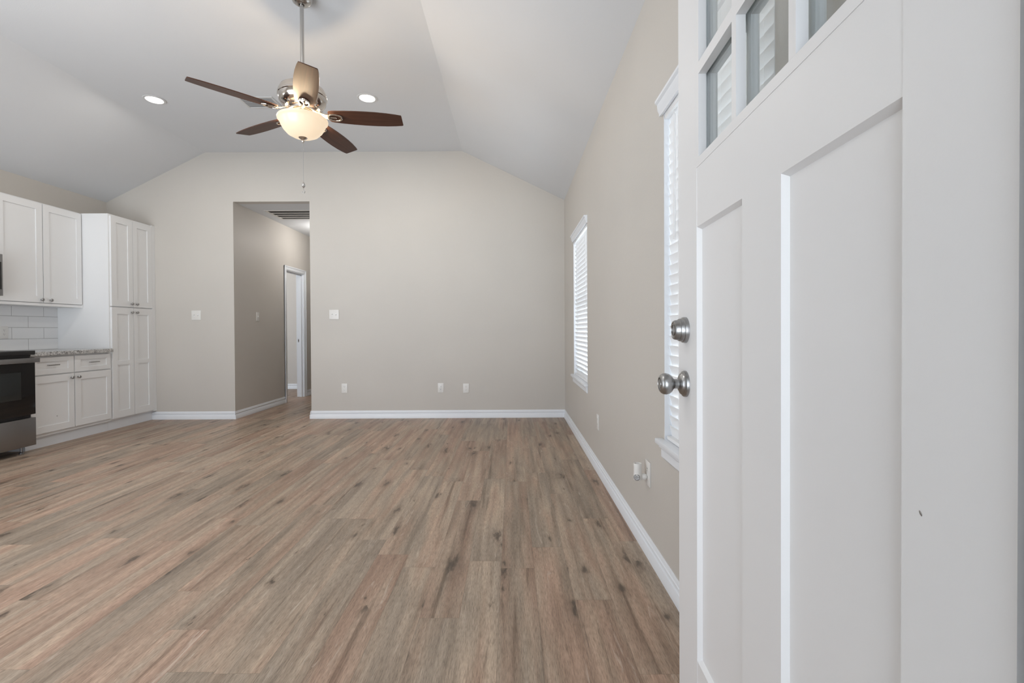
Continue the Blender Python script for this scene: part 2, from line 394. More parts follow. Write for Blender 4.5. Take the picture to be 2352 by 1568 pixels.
def baseboard(name, segs):
    prof = [(0, 0), (.016, 0), (.016, .046), (.0135, .050), (.0135, .053), (.0075, .055), (.0075, .068), (.0115, .070), (.0115, .0765), (.0065, .079), (.0065, .090), (.003, .097), (0, .097)]
    mb = MB()
    for (x0, y0), (x1, y1), (nx, ny) in segs:
        t = bmesh.new(); A = []; B = []
        for d_, z in prof:
            A.append(t.verts.new((x0+nx*d_, y0+ny*d_, z))); B.append(t.verts.new((x1+nx*d_, y1+ny*d_, z)))
        n = len(prof); t.faces.new(A); t.faces.new(B[::-1])
        for i in range(n): t.faces.new([A[i], B[i], B[(i+1) % n], A[(i+1) % n]])
        bmesh.ops.recalc_face_normals(t, faces=t.faces[:]); mb.add(t)
    return struct(mb.build(name, M['trim']))
baseboard('baseboard_back_left', [((-4.55, D), (O1, D), (0, -1))])
baseboard('baseboard_back_right', [((O2, D), (R, D), (0, -1)), ((O2, D-.016), (O2, D+.5), (-1, 0))])
baseboard('baseboard_right', [((R, FY), (R, D), (-1, 0))])
baseboard('baseboard_hall_left', [((O1, D-.016), (O1, HD0-.055), (1, 0)), ((O1, HD1+.055), (O1, HE), (1, 0))])
baseboard('baseboard_hall_end', [((O1, HE), (O2, HE), (0, -1))])
baseboard('baseboard_side_room', [((-6.5, 8.77), (O1-.115, 8.77), (0, -1))])

# door frame of the hallway doorway
r = empty('door_2', (O1, (HD0+HD1)/2, 0)); struct(r, 'white cased doorway on the left side of the hallway')
off = (O1, (HD0+HD1)/2, 0)
def rel(mb, name, mt, parent, off_):
    bmesh.ops.translate(mb.bm, vec=-Vector(off_), verts=mb.bm.verts); return mb.build(name, mt, parent)
mb = MB(); j = .018
mb.box((O1-.118, HD0-.001, 0), (O1+.003, HD0+j, HDZ)).box((O1-.118, HD1-j, 0), (O1+.003, HD1+.001, HDZ)).box((O1-.118, HD0, HDZ-j), (O1+.003, HD1, HDZ+.001))
mb.box((O1-.07, HD1-j-.012, 0), (O1-.035, HD1-j, HDZ-j)).box((O1-.07, HD0+j, 0), (O1-.035, HD0+j+.012, HDZ-j)).box((O1-.07, HD0+j, HDZ-j-.012), (O1-.035, HD1-j, HDZ-j))
rel(mb, 'jamb', M['trim'], r, off)
mb = MB(); cw = .055
for s0, s1 in ((0, .014), (.012, .020)):
    pass
mb.box((O1+.001, HD0-cw, 0), (O1+.014, HD0+.006, HDZ+cw), .003).box((O1+.001, HD1-.006, 0), (O1+.014, HD1+cw, HDZ+cw), .003).box((O1+.001, HD0-cw, HDZ-.006), (O1+.0145, HD1+cw, HDZ+cw), .003)
mb.box((O1+.001, HD0-cw, 0), (O1+.021, HD0-cw+.018, HDZ+cw), .003).box((O1+.001, HD1+cw-.018, 0), (O1+.021, HD1+cw, HDZ+cw), .003).box((O1+.001, HD0-cw, HDZ+cw-.018), (O1+.0215, HD1+cw, HDZ+cw), .003)
rel(mb, 'casing', M['trim'], r, off)
s_ = rel(MB().box((O1-.095, HD1-j-.0015, .905), (O1-.070, HD1-j+.001, .96)), 'strike_plate', M['knob'], r, off)
s2 = MB().box((O1-.089, HD1-j-.0022, .920), (O1-.077, HD1-j-.0014, .945)); o2 = rel(s2, 'latch_hole', M['plasticdark'], s_, off); 

# front door frame (entrance)
r = empty('door_3', ((DOORX0+DOORX1)/2, FY-.07, 0)); struct(r, 'white frame of the entrance doorway the camera looks through')
off = tuple(r.location)
mb = MB(); mb.box((DOORX0-.001, FY-T-.01, 0), (DOORX0+.02, FY+.002, DOORH)).box((DOORX1-.02, FY-T-.01, 0), (DOORX1+.001, FY+.002, DOORH)).box((DOORX0, FY-T-.01, DOORH-.02), (DOORX1, FY+.002, DOORH+.001))
rel(mb, 'jamb', M['trim'], r, off)
mb = MB(); mb.box((DOORX0-.06, FY+.001, 0), (DOORX0+.005, FY+.016, DOORH+.06)).box((DOORX1-.0, FY+.001, 0), (DOORX1+.055, FY+.012, DOORH+.06)).box((DOORX0-.06, FY+.001, DOORH-.005), (DOORX1+.05, FY+.016, DOORH+.06))
rel(mb, 'casing', M['trim'], r, off)

# ------------------------------------------------------------------ windows and blinds
def make_window(n, y0, y1):
    yc = (y0+y1)/2; off = (R, yc, WZ0)
    r = empty('window_%d' % n, off); struct(r, 'white framed sash window %s on the right wall' % ('nearest the open entrance door' if n == 1 else 'nearest the back corner'))
    mb = MB(); x0, x1 = R+.085, R+.135; fw = .038
    mb.box((x0, y0, WZ0), (x1, y0+fw, WZ1), .003).box((x0, y1-fw, WZ0), (x1, y1, WZ1), .003).box((x0, y0, WZ0), (x1, y1, WZ0+fw+.02), .003).box((x0, y0, WZ1-fw), (x1, y1, WZ1), .003)
    zm = (WZ0+WZ1)/2; mb.box((x0+.005, y0+fw, zm-.02), (x1-.005, y1-fw, zm+.02), .003)
    mb.box((x0+.008, y0+fw, WZ0+.05), (x0+.03, y0+fw+.025, zm), .002).box((x0+.008, y1-fw-.025, WZ0+.05), (x0+.03, y1-fw, zm), .002)
    rel(mb, 'sash_frame', M['vinyl'], r, off)
    rel(MB().box((x0+.024, y0+fw, WZ0+.05), (x0+.028, y1-fw, WZ1-fw)), 'glass_pane', M['glass'], r, off)
    mb = MB(); mb.box((R+.001, y0-.001, WZ0), (x0, y0+.005, WZ1)).box((R+.001, y1-.005, WZ0), (x0, y1+.001, WZ1)).box((R+.001, y0, WZ1-.005), (x0, y1, WZ1+.001))
    rel(mb, 'jamb_liner', M['trim'], r, off)
    mb = MB(); mb.box((R-.034, y0-.028, WZ0), (R+.085, y1+.028, WZ0+.022), .005)
    # the stool is notched round the wall: horns sit on the face only
    mb = MB(); mb.box((R-.034, y0-.028, WZ0-.001), (R, y1+.028, WZ0+.021), .006).box((R-.004, y0+.001, WZ0-.001), (R+.085, y1-.001, WZ0+.020))
    rel(mb, 'sill', M['trim'], r, off)
    mb = MB(); mb.prism([(R, WZ0-.001), (R-.022, WZ0-.001), (R-.022, WZ0-.012), (R-.012, WZ0-.022), (R-.012, WZ0-.055), (R-.006, WZ0-.062), (R, WZ0-.062)], 1, y0-.005, y1+.005)
    rel(mb, 'apron', M['trim'], r, off)
make_window(1, *WIN[0]); make_window(2, *WIN[1])

SLATW, PITCH_S = .050, .0425
def slat_mesh(length):
    mb = MB(); t = bmesh.new(); rows = []
    for i in range(7):
        a = -SLATW/2 + SLATW*i/6; zc = .0012*(1-(a/(SLATW/2))**2)
        rows.append((a, zc))
    pts = [(a, z+.0014) for a, z in rows] + [(a, z-.0014) for a, z in rows[::-1]]
    mb.prism(pts, 1, -length/2, length/2); return mb
def make_blind(n, y0, y1, label, tiltf, wand_y, wand_len):
    yc = (y0+y1)/2; zt = WZ1-.006
    r = empty('window_blind', (R+.026, yc, WZ0+.022)); tag(r, label, 'blind', 'white faux wood blinds on the right wall')
    off = tuple(r.location); ln = (y1-y0)-.016
    # head rail inside the recess
    rel(MB().box((R+.002, y0+.008, zt-.045), (R+.052, y1-.008, zt), .002), 'head_rail', M['plastic'] if False else M['slat'], r, off)
    # valance with crown profile, returns at both ends
    zb = 2.022
    prof = [(R-.0005, zb), (R-.012, zb), (R-.013, zb+.012), (R-.019, zb+.024), (R-.022, zb+.048), (R-.031, zb+.055), (R-.031, zb+.066), (R-.0005, zb+.066)]
    rel(MB().prism(prof, 1, y0-.02, y1+.022), 'valance', M['trim'], r, off)
    top = zt-.055; bot = WZ0+.060; N = int(round((top-bot)/PITCH_S)); first = None
    for i in range(N+1):
        z = top - (top-bot)*i/N
        if first is None:
            first = slat_mesh(ln).build('slat', M['slat'], r, smooth=False)
            o = first
        else:
            o = first.copy(); COL.objects.link(o); o.parent = r
        o.location = (0, 0, z-off[2]); o.rotation_euler = (0, math.radians(tiltf(i/N)), 0)
    rel(MB().box((R+.008, y0+.010, WZ0+.022), (R+.044, y1-.010, WZ0+.038), .004), 'bottom_rail', M['slat'], r, off)
    for k in (.17, .83):
        yy = y0+(y1-y0)*k; mb = MB()
        for xx in (R+.010, R+.042): mb.tube([(xx, yy, zt-.04), (xx, yy, WZ0+.03)], .0009, 6)
        rel(mb, 'ladder_cord', M['slat'], r, off)
    if wand_len:
        mb = MB(); mb.tube([(R+.004, wand_y, zt-.075), (R+.003, wand_y, zt-.075-wand_len)], .0052, 8)
        mb.tube([(R+.014, wand_y, zt-.050), (R+.004, wand_y, zt-.060), (R+.004, wand_y, zt-.078)], .0016, 6)
        rel(mb, 'tilt_wand', M['slat'], r, off)
    return r
make_blind(1, *WIN[0], 'white slatted window blind partly hidden behind the open entrance door', lambda f: 76, 1.893, .505)
make_blind(2, *WIN[1], 'white slatted window blind on the far window near the back corner', lambda f: 68, 4.89, .62)

# ------------------------------------------------------------------ the open front door
A = .0509; W_ = .893; dx, dy = .4549, 1.2677
hx, hy = dx-math.sin(A)*W_, dy-math.cos(A)*W_
door = empty('door_1', (hx, hy, 0), PI/2-A); struct(door, 'white craftsman entrance door standing open at the right, glazed at the top')
TH = .044
def dbox(mb, t0, t1, z0, z1, y0=0.0, y1=-TH, bevel=0): return mb.box((W_-t1, y1, z0), (W_-t0, y0, z1), bevel)
TOP = 2.03; ST = .141; RS = .773; ML, MR = .387, .527; PB, PT = .289, 1.345; G0, G1, GB, GT = .156, .758, 1.508, 1.905
mb = MB()
dbox(mb, 0, ST, .012, TOP); dbox(mb, RS, W_, .012, TOP)
e = .0007
dbox(mb, ST, RS, .012, PB, -e, -TH+e); dbox(mb, ST, RS, PT, 1.497, -e, -TH+e); dbox(mb, ST, RS, GT+.011, TOP, -e, -TH+e)
dbox(mb, ML, MR, PB, PT, -e, -TH+e)
mb.build('stiles_and_rails', M['door'], door)
for (a0, a1) in ((ST, ML), (MR, RS)):
    mb = MB(); t = bmesh.new(); ins = .007; dp = .011
    for side in (0, 1):
        yf = -e if side == 0 else -TH+e; yi = -dp if side == 0 else -TH+dp
        o_ = [(W_-a0, yf, PB), (W_-a1, yf, PB), (W_-a1, yf, PT), (W_-a0, yf, PT)]
        i_ = [(W_-a0-ins, yi, PB+ins), (W_-a1+ins, yi, PB+ins), (W_-a1+ins, yi, PT-ins), (W_-a0-ins, yi, PT-ins)]
        vo = [t.verts.new(p) for p in o_]; vi = [t.verts.new(p) for p in i_]
        for k in range(4): t.faces.new([vo[k], vo[(k+1) % 4], vi[(k+1) % 4], vi[k]])
        t.faces.new(vi)
        if side == 0: vfirst = vo
        else:
            for k in range(4): t.faces.new([vfirst[k], vfirst[(k+1) % 4], vo[(k+1) % 4], vo[k]])
    bmesh.ops.recalc_face_normals(t, faces=t.faces[:]); mb.add(t); mb.build('door_panel', M['door'], door)
# glazing frame round the lites
def ring(mb, y0, y1, o0, o1, ob, ot, i0, i1, ib, it):
    dbox(mb, o0, i0, ob, ot, y0, y1); dbox(mb, i1, o1, ob, ot, y0, y1); dbox(mb, i0, i1, ob, ib, y0, y1); dbox(mb, i0, i1, it, ot, y0, y1)
mb = MB(); ring(mb, .0004, -.018, ST, RS, 1.487, GT+.018, G0, G1, GB, GT)
ring(mb, -.028, -TH-.0004, ST, RS, 1.487, GT+.018, G0, G1, GB, GT)
gf = mb.build('glazing_frame', M['door'], door)
mb = MB(); V1, V2 = (.344, .364), (.551, .571); HZ = (1.705, 1.733)
for (y0, y1) in ((.0005, -.018), (-.028, -TH)):
    for a0, a1 in (V1, V2): dbox(mb, a0, a1, GB, GT, y0, y1)
    for a0, a1 in ((G0, V1[0]), (V1[1], V2[0]), (V2[1], G1)): dbox(mb, a0, a1, HZ[0], HZ[1], y0, y1)
mb.build('glazing_bars', M['door'], door)
mb = MB(); dbox(mb, G0-.004, G1+.004, GB-.004, GT+.004, -.020, -.026); mb.build('glass_pane', M['glass'], door)
# small nicks in the paint
mb = MB()
for tt, zz, l in ((.798, .911, .006),):
    t = bmesh.new(); bmesh.ops.create_uvsphere(t, u_segments=8, v_segments=6, radius=1)
    mb.add(t, Matrix.Translation((W_-tt, .0001, zz)) @ Matrix.Rotation(.6, 4, 'Y') @ Matrix.Diagonal((.0014, .0005, l*.5, 1)))
mb.build('paint_chip', M['knob'], door)
# hardware: axis along local +y (out of the face)
def hw(tt, zz, side=1): return Matrix.Translation((W_-tt, 0 if side == 1 else -TH, zz)) @ Matrix.Rotation(-PI/2*side, 4, 'X')
bt = .058
for side in (1, -1):
    mb = MB(); mb.lathe([(0, -.001), (.0335, -.001), (.0335, .005), (.0325, .009), (.0300, .0098), (.0295, .016), (.0285, .0185), (.0262, .0192), (.0252, .028), (.0235, .0315), (.0205, .0325), (.0190, .0310), (0, .0310)], 48, hw(bt, 1.096, side))
    db = mb.build('deadbolt', M['lock'], door)
    if side == 1:
        db['label'] = 'keyed satin nickel deadbolt above the knob'
        mb = MB(); mb.lathe([(.0148, .0305), (.0148, .0325), (.0138, .0328), (.0138, .0300)], 32, hw(bt, 1.096), cap=False)
        m2 = hw(bt, 1.096) @ Matrix.Translation((0, 0, .0311)); t = bmesh.new(); bmesh.ops.create_cube(t, size=1); mb.add(t, m2 @ Matrix.Diagonal((.0025, .012, .001, 1)))
        mb.build('key_cylinder', M['knob'], db)
    mb = MB(); mb.lathe([(0, -.001), (.034, -.001), (.034, .004), (.0325, .0075), (.029, .009), (.0265, .0135), (.018, .018), (.0125, .020), (.0125, .030), (.0145, .033)], 48, hw(bt, .956, side), cap=False)
    kb = mb.build('door_knob', M['lock'], door)
    mb = MB(); pr = [(.0125, .030), (.0150, .0335), (.0215, .0375), (.0262, .044), (.0280, .051), (.0272, .058), (.0240, .0635), (.0190, .0672), (.0165, .0675), (.0160, .0655), (.0125, .0655), (.0120, .0675), (0, .0678)]
    mb.lathe(pr, 48, hw(bt, .956, side), cap=False); mb.build('knob_ball', M['lock'], kb)
mb = MB(); dbox(mb, -.0012, .0005, .925, .985, -.010, -.034); mb.build('latch_plate', M['knob'], door)
mb = MB()
for zz in (.25, 1.02, 1.80):
    mb.tube([(-.002, -TH-.006, zz-.045), (-.002, -TH-.006, zz+.045)], .006, 10)
mb.build('hinge', M['lock'], door)

# ------------------------------------------------------------------ ceiling fan
FX, FYc = -1.3793, 3.1006
fan = empty('ceiling_fan', (FX, FYc, P)); tag(fan, 'brushed nickel ceiling fan with five dark wood blades and lit glass bowl', 'ceiling fan')
def fl(mb, prof, n=48, cap=False): return mb.lathe([(r_, z-P) for r_, z in prof], n, None, cap)
mb = MB(); fl(mb, [(.066, P-.0005), (.068, P-.008), (.066, P-.025), (.058, P-.045), (.040, P-.058), (.022, P-.064), (.0165, P-.064)]); mb.build('canopy', M['nickel'], fan)
mb = MB(); fl(mb, [(.0125, P-.05), (.0125, 2.745)], 24); mb.build('downrod', M['nickel'], fan)
mb = MB(); fl(mb, [(.016, 2.79), (.020, 2.785), (.022, 2.755), (.030, 2.745), (.060, 2.738), (.100, 2.722), (.135, 2.698), (.148, 2.672), (.150, 2.655), (.153, 2.652), (.153, 2.644), (.149, 2.640), (.145, 2.612), (.128, 2.588), (.112, 2.580), (.106, 2.572), (0, 2.572)]); mot = mb.build('motor_housing', M['chrome'], fan)
mb = MB(); fl(mb, [(0, 2.574), (.085, 2.574), (.088, 2.568), (.088, 2.548), (.080, 2.544), (0, 2.544)]); mb.build('flywheel', M['chrome'], fan)
mb = MB(); fl(mb, [(0, 2.546), (.060, 2.546), (.064, 2.540), (.064, 2.515), (.075, 2.508), (.078, 2.500), (.070, 2.494), (0, 2.494)]); mb.build('switch_housing', M['chrome'], fan)
# glass bowl, open at top
mb = MB(); fl(mb, [(.150, 2.503), (.1545, 2.503), (.1575, 2.497), (.156, 2.488), (.147, 2.482), (.143, 2.472), (.137, 2.455), (.122, 2.428), (.098, 2.402), (.068, 2.386), (.030, 2.378), (0, 2.377)], 64)
fl(mb, [(.150, 2.503), (.151, 2.490), (.139, 2.472), (.118, 2.430), (.095, 2.406), (.066, 2.390), (.030, 2.382), (0, 2.381)], 64)
bowl = mb.build('lamp_shade', M['bowl'], fan); bowl['label'] = 'lit cream frosted glass bowl'
mb = MB(); fl(mb, [(0, 2.384), (.020, 2.383), (.027, 2.380), (.028, 2.377), (.022, 2.371), (.012, 2.366), (.0085, 2.360), (.0105, 2.356), (.0105, 2.352), (.0075, 2.347), (0, 2.345)], 32); mb.build('finial', M['chrome'], fan)
mb = MB(); fl(mb, [(.005, 2.50), (.005, 2.38)], 12); mb.build('center_rod', M['nickel'], fan)
for k in range(3):
    a = 5.1+k*2*PI/3
    t = bmesh.new(); bmesh.ops.create_uvsphere(t, u_segments=16, v_segments=10, radius=1)
    mb = MB(); mb.add(t, Matrix.Translation((.088*math.cos(a), .088*math.sin(a), 2.462-P)) @ Matrix.Diagonal((.019, .019, .026, 1)))
    bb = mb.build('light_bulb', M['bulb'], fan, smooth=True)
    mb = MB(); mb.tube([(.062*math.cos(a), .062*math.sin(a), 2.50-P), (.085*math.cos(a), .085*math.sin(a), 2.484-P)], .012, 12); mb.build('lamp_socket', M['nickel'], fan)
# blades
def blade_bm():
    mb = MB(); t = bmesh.new()
    Ls = [(.165, .040), (.172, .050), (.19, .056), (.25, .0625), (.32, .0675), (.40, .0700), (.47, .0695), (.54, .0655), (.60, .0585), (.638, .0515)]
    up = [(s, w) for s, w in Ls] + [(.646, .0485), (.6484, .044)]
    dn = [(.6418, -.0445), (.640, -.0485)] + [(s, -w) for s, w in Ls[::-1]]
    pts = up+dn; A_ = [t.verts.new((s, w, .0028)) for s, w in pts]; B_ = [t.verts.new((s, w, -.0028)) for s, w in pts]
    t.faces.new(A_); t.faces.new(B_[::-1]); n = len(pts)
    for i in range(n): t.faces.new([A_[i], B_[i], B_[(i+1) % n], A_[(i+1) % n]])
    bmesh.ops.recalc_face_normals(t, faces=t.faces[:]); mb.add(t); return mb
def iron_bm():
    mb = MB(); t = bmesh.new()
    # curved flat arm from flywheel out to the blade, ends in an open oval loop under the blade
    st = [(.070, .0, .016, .030), (.095, .0, .016, .028), (.120, 0, .017, .012), (.145, 0, .020, -.001), (.170, 0, .026, -.006)]
    prev = None
    for x_, _, hw_, z_ in st:
        ringv = [t.verts.new((x_, s*hw_, z_+dz)) for s, dz in ((-1, .003), (1, .003), (1, -.003), (-1, -.003))]
        if prev:
            for k in range(4): t.faces.new([prev[k], prev[(k+1) % 4], ringv[(k+1) % 4], ringv[k]])
        else: t.faces.new(ringv)
        prev = ringv
    t.faces.new(prev); bmesh.ops.recalc_face_normals(t, faces=t.faces[:]); mb.add(t)
    loop = [(.205+.045*math.cos(q), .031*math.sin(q), -.0075) for q in [2*PI*k/28 for k in range(28)]]
    mb.tube(loop, .0052, 8, closed=True)
    mb.tube([(.175, 0, -.0068), (.215, 0, -.0072)], .006, 8)
    mb.lathe([(0, -.006), (.006, -.006), (.006, -.002), (0, -.002)], 12, Matrix.Translation((.245, 0, -.008)))
    return mb
bm0 = None
for k in range(5):
    if bm0 is None:
        bm0 = blade_bm().build('blade', M['blade'], fan); ir0 = iron_bm().build('blade_bracket', M['chrome'], bm0); ir0['label'] = 'nickel blade bracket with open oval loop'
        o = bm0
    else:
        o = bm0.copy(); COL.objects.link(o); i2 = ir0.copy(); COL.objects.link(i2); i2.parent = o
    th = 3.9186+k*2*PI/5; p_ = -.2156
    ex = Vector((math.cos(th), math.sin(th), 0)); ey = Vector((-math.sin(th)*math.cos(p_), math.cos(th)*math.cos(p_), math.sin(p_))); ez = ex.cross(ey)
    mm = Matrix((ex, ey, ez)).transposed().to_4x4(); mm.translation = (0, 0, 2.5293-P)
    o.parent = fan; o.matrix_parent_inverse = Matrix.Identity(4); o.matrix_basis = mm
# pull chain
mb = MB(); mb.tube([(0, 0, 2.348-P), (0, 0, 2.085-P)], .0011, 6)
z = 2.345
while z > 2.086:
    t = bmesh.new(); bmesh.ops.create_icosphere(t, subdivisions=1, radius=.0019); mb.add(t, Matrix.Translation((0, 0, z-P))); z -= .0055
ch = mb.build('pull_chain', M['chain'], fan)
mb = MB(); mb.lathe([(0, 2.088-P), (.003, 2.085-P), (.010, 2.068-P), (.011, 2.058-P), (.006, 2.050-P), (.003, 2.047-P), (0, 2.046-P)], 16); mb.build('fob', M['chain'], ch)
mb = MB(); mb.tube([(0, 0, 2.047-P), (.001, 0, 2.030-P)], .0011, 6); mb.tube([(.001+.008*math.sin(q), 0, 2.020-P+.009*math.cos(q)) for q in [2*PI*k/14 for k in range(12)]], .0022, 6); mb.build('fob', M['chain'], ch)
def lamp(name, typ, loc, energy, col, **kw):
    ld = bpy.data.lights.new(name, typ); ld.energy = energy; ld.color = col
    for k_, v_ in kw.items(): setattr(ld, k_, v_)
    o = bpy.data.objects.new(name, ld); COL.objects.link(o); o.location = loc; return o
FANL = 24
for k in range(3):
    a = 5.1+k*2*PI/3
    l = lamp('bulb_light', 'POINT', (.118*math.cos(a), .118*math.sin(a), 2.506-P), FANL/3, (1.0, .76, .50), shadow_soft_size=.015); l.parent = fan

# ------------------------------------------------------------------ recessed lights, vents
def can(x, y, label, e=9):
    r = empty('recessed_light', (x, y, P)); tag(r, label, 'recessed light', 'recessed ceiling lights')
    MB().lathe([(.068, .0005), (.092, -.0005), (.094, -.003), (.090, -.007), (.074, -.009), (.068, -.004)], 48, cap=False).build('trim_ring', M['ventwhite'], r)
    MB().lathe([(.0705, -.004), (.068, -.0055), (0, -.0065)], 48, cap=False).build('lens', M['led'], r)
    l = lamp('recessed_lamp', 'AREA', (0, 0, -.012), e, (1.0, .95, .88), shape='DISK', size=.13); l.parent = r
    return r
can(-3.405, 4.47, 'lit recessed ceiling light near the kitchen, left of the ceiling fan')
can(-1.368, 4.46, 'lit recessed ceiling light right of the ceiling fan')
can(-3.405, 1.75, 'added unseen recessed ceiling light near the front wall, kitchen side')  # out of view, added so floor bounce brightens the ceiling
can(-1.368, 1.75, 'added unseen recessed ceiling light near the front wall, entrance side')  # second unseen light added for the same ceiling bounce

def register(name, x0, x1, y0, y1, z, nl, label, cat, m_, fw=.022, depth=.012, gapm=None):
    xc, yc = (x0+x1)/2, (y0+y1)/2; r = empty(name, (xc, yc, z)); tag(r, label, cat)
    hx_, hy_ = (x1-x0)/2, (y1-y0)/2; mb = MB(); b_ = .002
    mb.box((-hx_, -hy_, -.007), (hx_, -hy_+fw, -.0004), b_).box((-hx_, hy_-fw, -.007), (hx_, hy_, -.0004), b_).box((-hx_, -hy_+fw, -.007), (-hx_+fw, hy_-fw, -.0004), b_).box((hx_-fw, -hy_+fw, -.007), (hx_, hy_-fw, -.0004), b_)
    mb.build('frame', m_, r)
    MB().box((-hx_+fw, -hy_+fw, -.0012), (hx_-fw, hy_-fw, -.0003)).build('backing', gapm or M['duct'], r)
    return r, hx_, hy_, fw
r, hx_, hy_, fw = register('ceiling_vent', -2.60, -2.26, 4.425, 4.655, P, 0, 'small white air vent in the ceiling behind the fan blades', 'air vent', M['ventwhite'], gapm=M['ventback'])
for k in range(11):
    yy = -hy_+fw+(k+.5)*(2*hy_-2*fw)/11; t = bmesh.new(); bmesh.ops.create_cube(t, size=1); mb = MB()
    mb.add(t, Matrix.Translation((0, yy, -.005)) @ Matrix.Rotation(.35, 4, 'X') @ Matrix.Diagonal((2*hx_-2*fw, .0135, .0015, 1))); mb.build('louvre', M['ventwhite'], r)
r, hx_, hy_, fw = register('return_air_grille', -3.30, -2.56, 6.21, 6.72, H, 0, 'large return air grille in the hallway ceiling', 'air vent', M['grille'], fw=.03)
for k in range(5):
    yy = -hy_+fw+(k)*(2*hy_-2*fw)/4; t = bmesh.new(); bmesh.ops.create_cube(t, size=1); mb = MB()
    if 0 < k < 4:
        mb.add(t, Matrix.Translation((0, yy, -.006)) @ Matrix.Diagonal((2*hx_-2*fw, .032, .003, 1))); mb.build('louvre', M['grille'], r)
    else: t.free(); mb.bm.free()
# hallway and side room fixtures (round the corner)
def dome(x, y, z, e, label):
    r = empty('flush_ceiling_light', (x, y, z)); tag(r, label, 'ceiling light')
    MB().lathe([(.15, -.0003), (.155, -.01), (.15, -.025), (.12, -.026)], 40, cap=False).build('base', M['nickel'], r)
    MB().lathe([(.145, -.024), (.13, -.05), (.09, -.075), (.04, -.088), (0, -.09)], 40, cap=False).build('lamp_shade', M['led2'], r)
    l = lamp('flush_lamp', 'POINT', (0, 0, -.22), e, (1.0, .965, .93), shadow_soft_size=.1); l.parent = r
M['led2'] = mat('lit_dome_glass', (1, 1, 1), .4, emit=(1.0, .95, .88), es=3)
dome(-2.80, 7.25, H, 11, 'round flush ceiling light in the hallway behind the wall')
dome(-4.4, 7.6, H, 10, 'round flush ceiling light in the side room off the hallway')

# ------------------------------------------------------------------ switches and outlets
def plate_thing(name, loc, rz, w_, h_, kind_, label, cat, group=None):
    # local frame: plate lies in xz, faces -y
    r = empty(name, loc, rz); tag(r, label, cat, group)
    MB().box((-w_/2, -.006, -h_/2), (w_/2, 0-.0003, h_/2), .0022).build('plate', M['plastic'], r)
    scr = []
    if kind_ in ('switch2', 'switch1'):
        xs = (-.023, .023) if kind_ == 'switch2' else (0,)
        for q, x_ in enumerate(xs):
            MB().box((x_-.0055, -.0068, -.012), (x_+.0055, -.0055, .012)).build('switch_slot', M['trim'], r)
            t = bmesh.new(); bmesh.ops.create_cube(t, size=1); mb = MB(); sg = 1 if q == 0 else -1
            mb.add(t, Matrix.Translation((x_, -.011, sg*.003)) @ Matrix.Rotation(sg*.45, 4, 'X') @ Matrix.Diagonal((.0085, .014, .009, 1))); mb.build('toggle', M['plastic'], r)
            scr += [(x_, .030), (x_, -.030)]
    elif kind_ == 'outlet':
        for z_ in (.020, -.020):
            rc = MB(); rc.lathe([(0, .0068), (.0155, .0068), (.0165, .0055), (.0165, .0040)], 24, Matrix.Translation((0, 0, z_)) @ Matrix.Rotation(PI/2, 4, 'X')); rc = rc.build('receptacle', M['plastic'], r)
            mb = MB(); mb.box((-.0072, -.0072, z_-.001), (-.0052, -.0066, z_+.0075)).box((.0052, -.0072, z_+.000), (.0072, -.0066, z_+.007)).box((-.002, -.0072, z_-.0095), (.002, -.0066, z_-.0055)); mb.build('slots', M['plasticdark'], rc)
        scr = [(0, 0)]
    elif kind_ == 'data':
        for z_, rr in ((.018, .0055), (-.018, .0055)):
            MB().lathe([(0, .006), (rr, .006), (rr, .013), (rr*.45, .013), (rr*.45, .010), (0, .010)], 16, Matrix.Translation((0, 0, z_)) @ Matrix.Rotation(PI/2, 4, 'X')).build('socket', M['knob'], r)
        scr = [(0, .046), (0, -.046)]
    if scr:
        for x_, z_ in scr: MB().lathe([(0, .0068), (.0022, .0066), (.003, .0055)], 10, Matrix.Translation((x_, 0, z_)) @ Matrix.Rotation(PI/2, 4, 'X')).build('screw', M['ventwhite'], r)
    return r
plate_thing('light_switch', (-3.930, D, 1.297), 0, .116, .118, 'switch2', 'double light switch between the tall cabinet and the hallway', 'light switch', 'double light switches on the back wall')
plate_thing('light_switch', (-2.213, D, 1.297), 0, .120, .118, 'switch2', 'double light switch just right of the hallway opening', 'light switch', 'double light switches on the back wall')
plate_thing('light_switch', (O1, 6.331, 1.292), PI/2, .072, .118, 'switch1', 'single light switch inside the hallway on its left wall', 'light switch')
plate_thing('wall_outlet', (-2.092, D, .377), 0, .072, .116, 'outlet', 'white outlet low on the back wall near the hallway', 'outlet', 'outlets on the back wall')
plate_thing('cable_outlet', (-.891, D, .377), 0, .072, .116, 'data', 'white cable jack plate left of the rightmost back wall outlet', 'outlet')
plate_thing('wall_outlet', (-.576, D, .370), 0, .072, .116, 'outlet', 'rightmost white outlet low on the back wall', 'outlet', 'outlets on the back wall')
plate_thing('wall_outlet', (R, 3.566, .385), -PI/2, .072, .116, 'outlet', 'white outlet on the right wall below the far window', 'outlet', 'outlets on the right wall')
plate_thing('wall_outlet', (R, 2.248, .400), -PI/2, .074, .118, 'outlet', 'white outlet on the right wall holding the plug-in freshener', 'outlet', 'outlets on the right wall')
plate_thing('wall_outlet', (L+.0085, 4.60, 1.098), PI/2, .076, .122, 'outlet', 'white outlet on the tile backsplash beside the range', 'outlet')
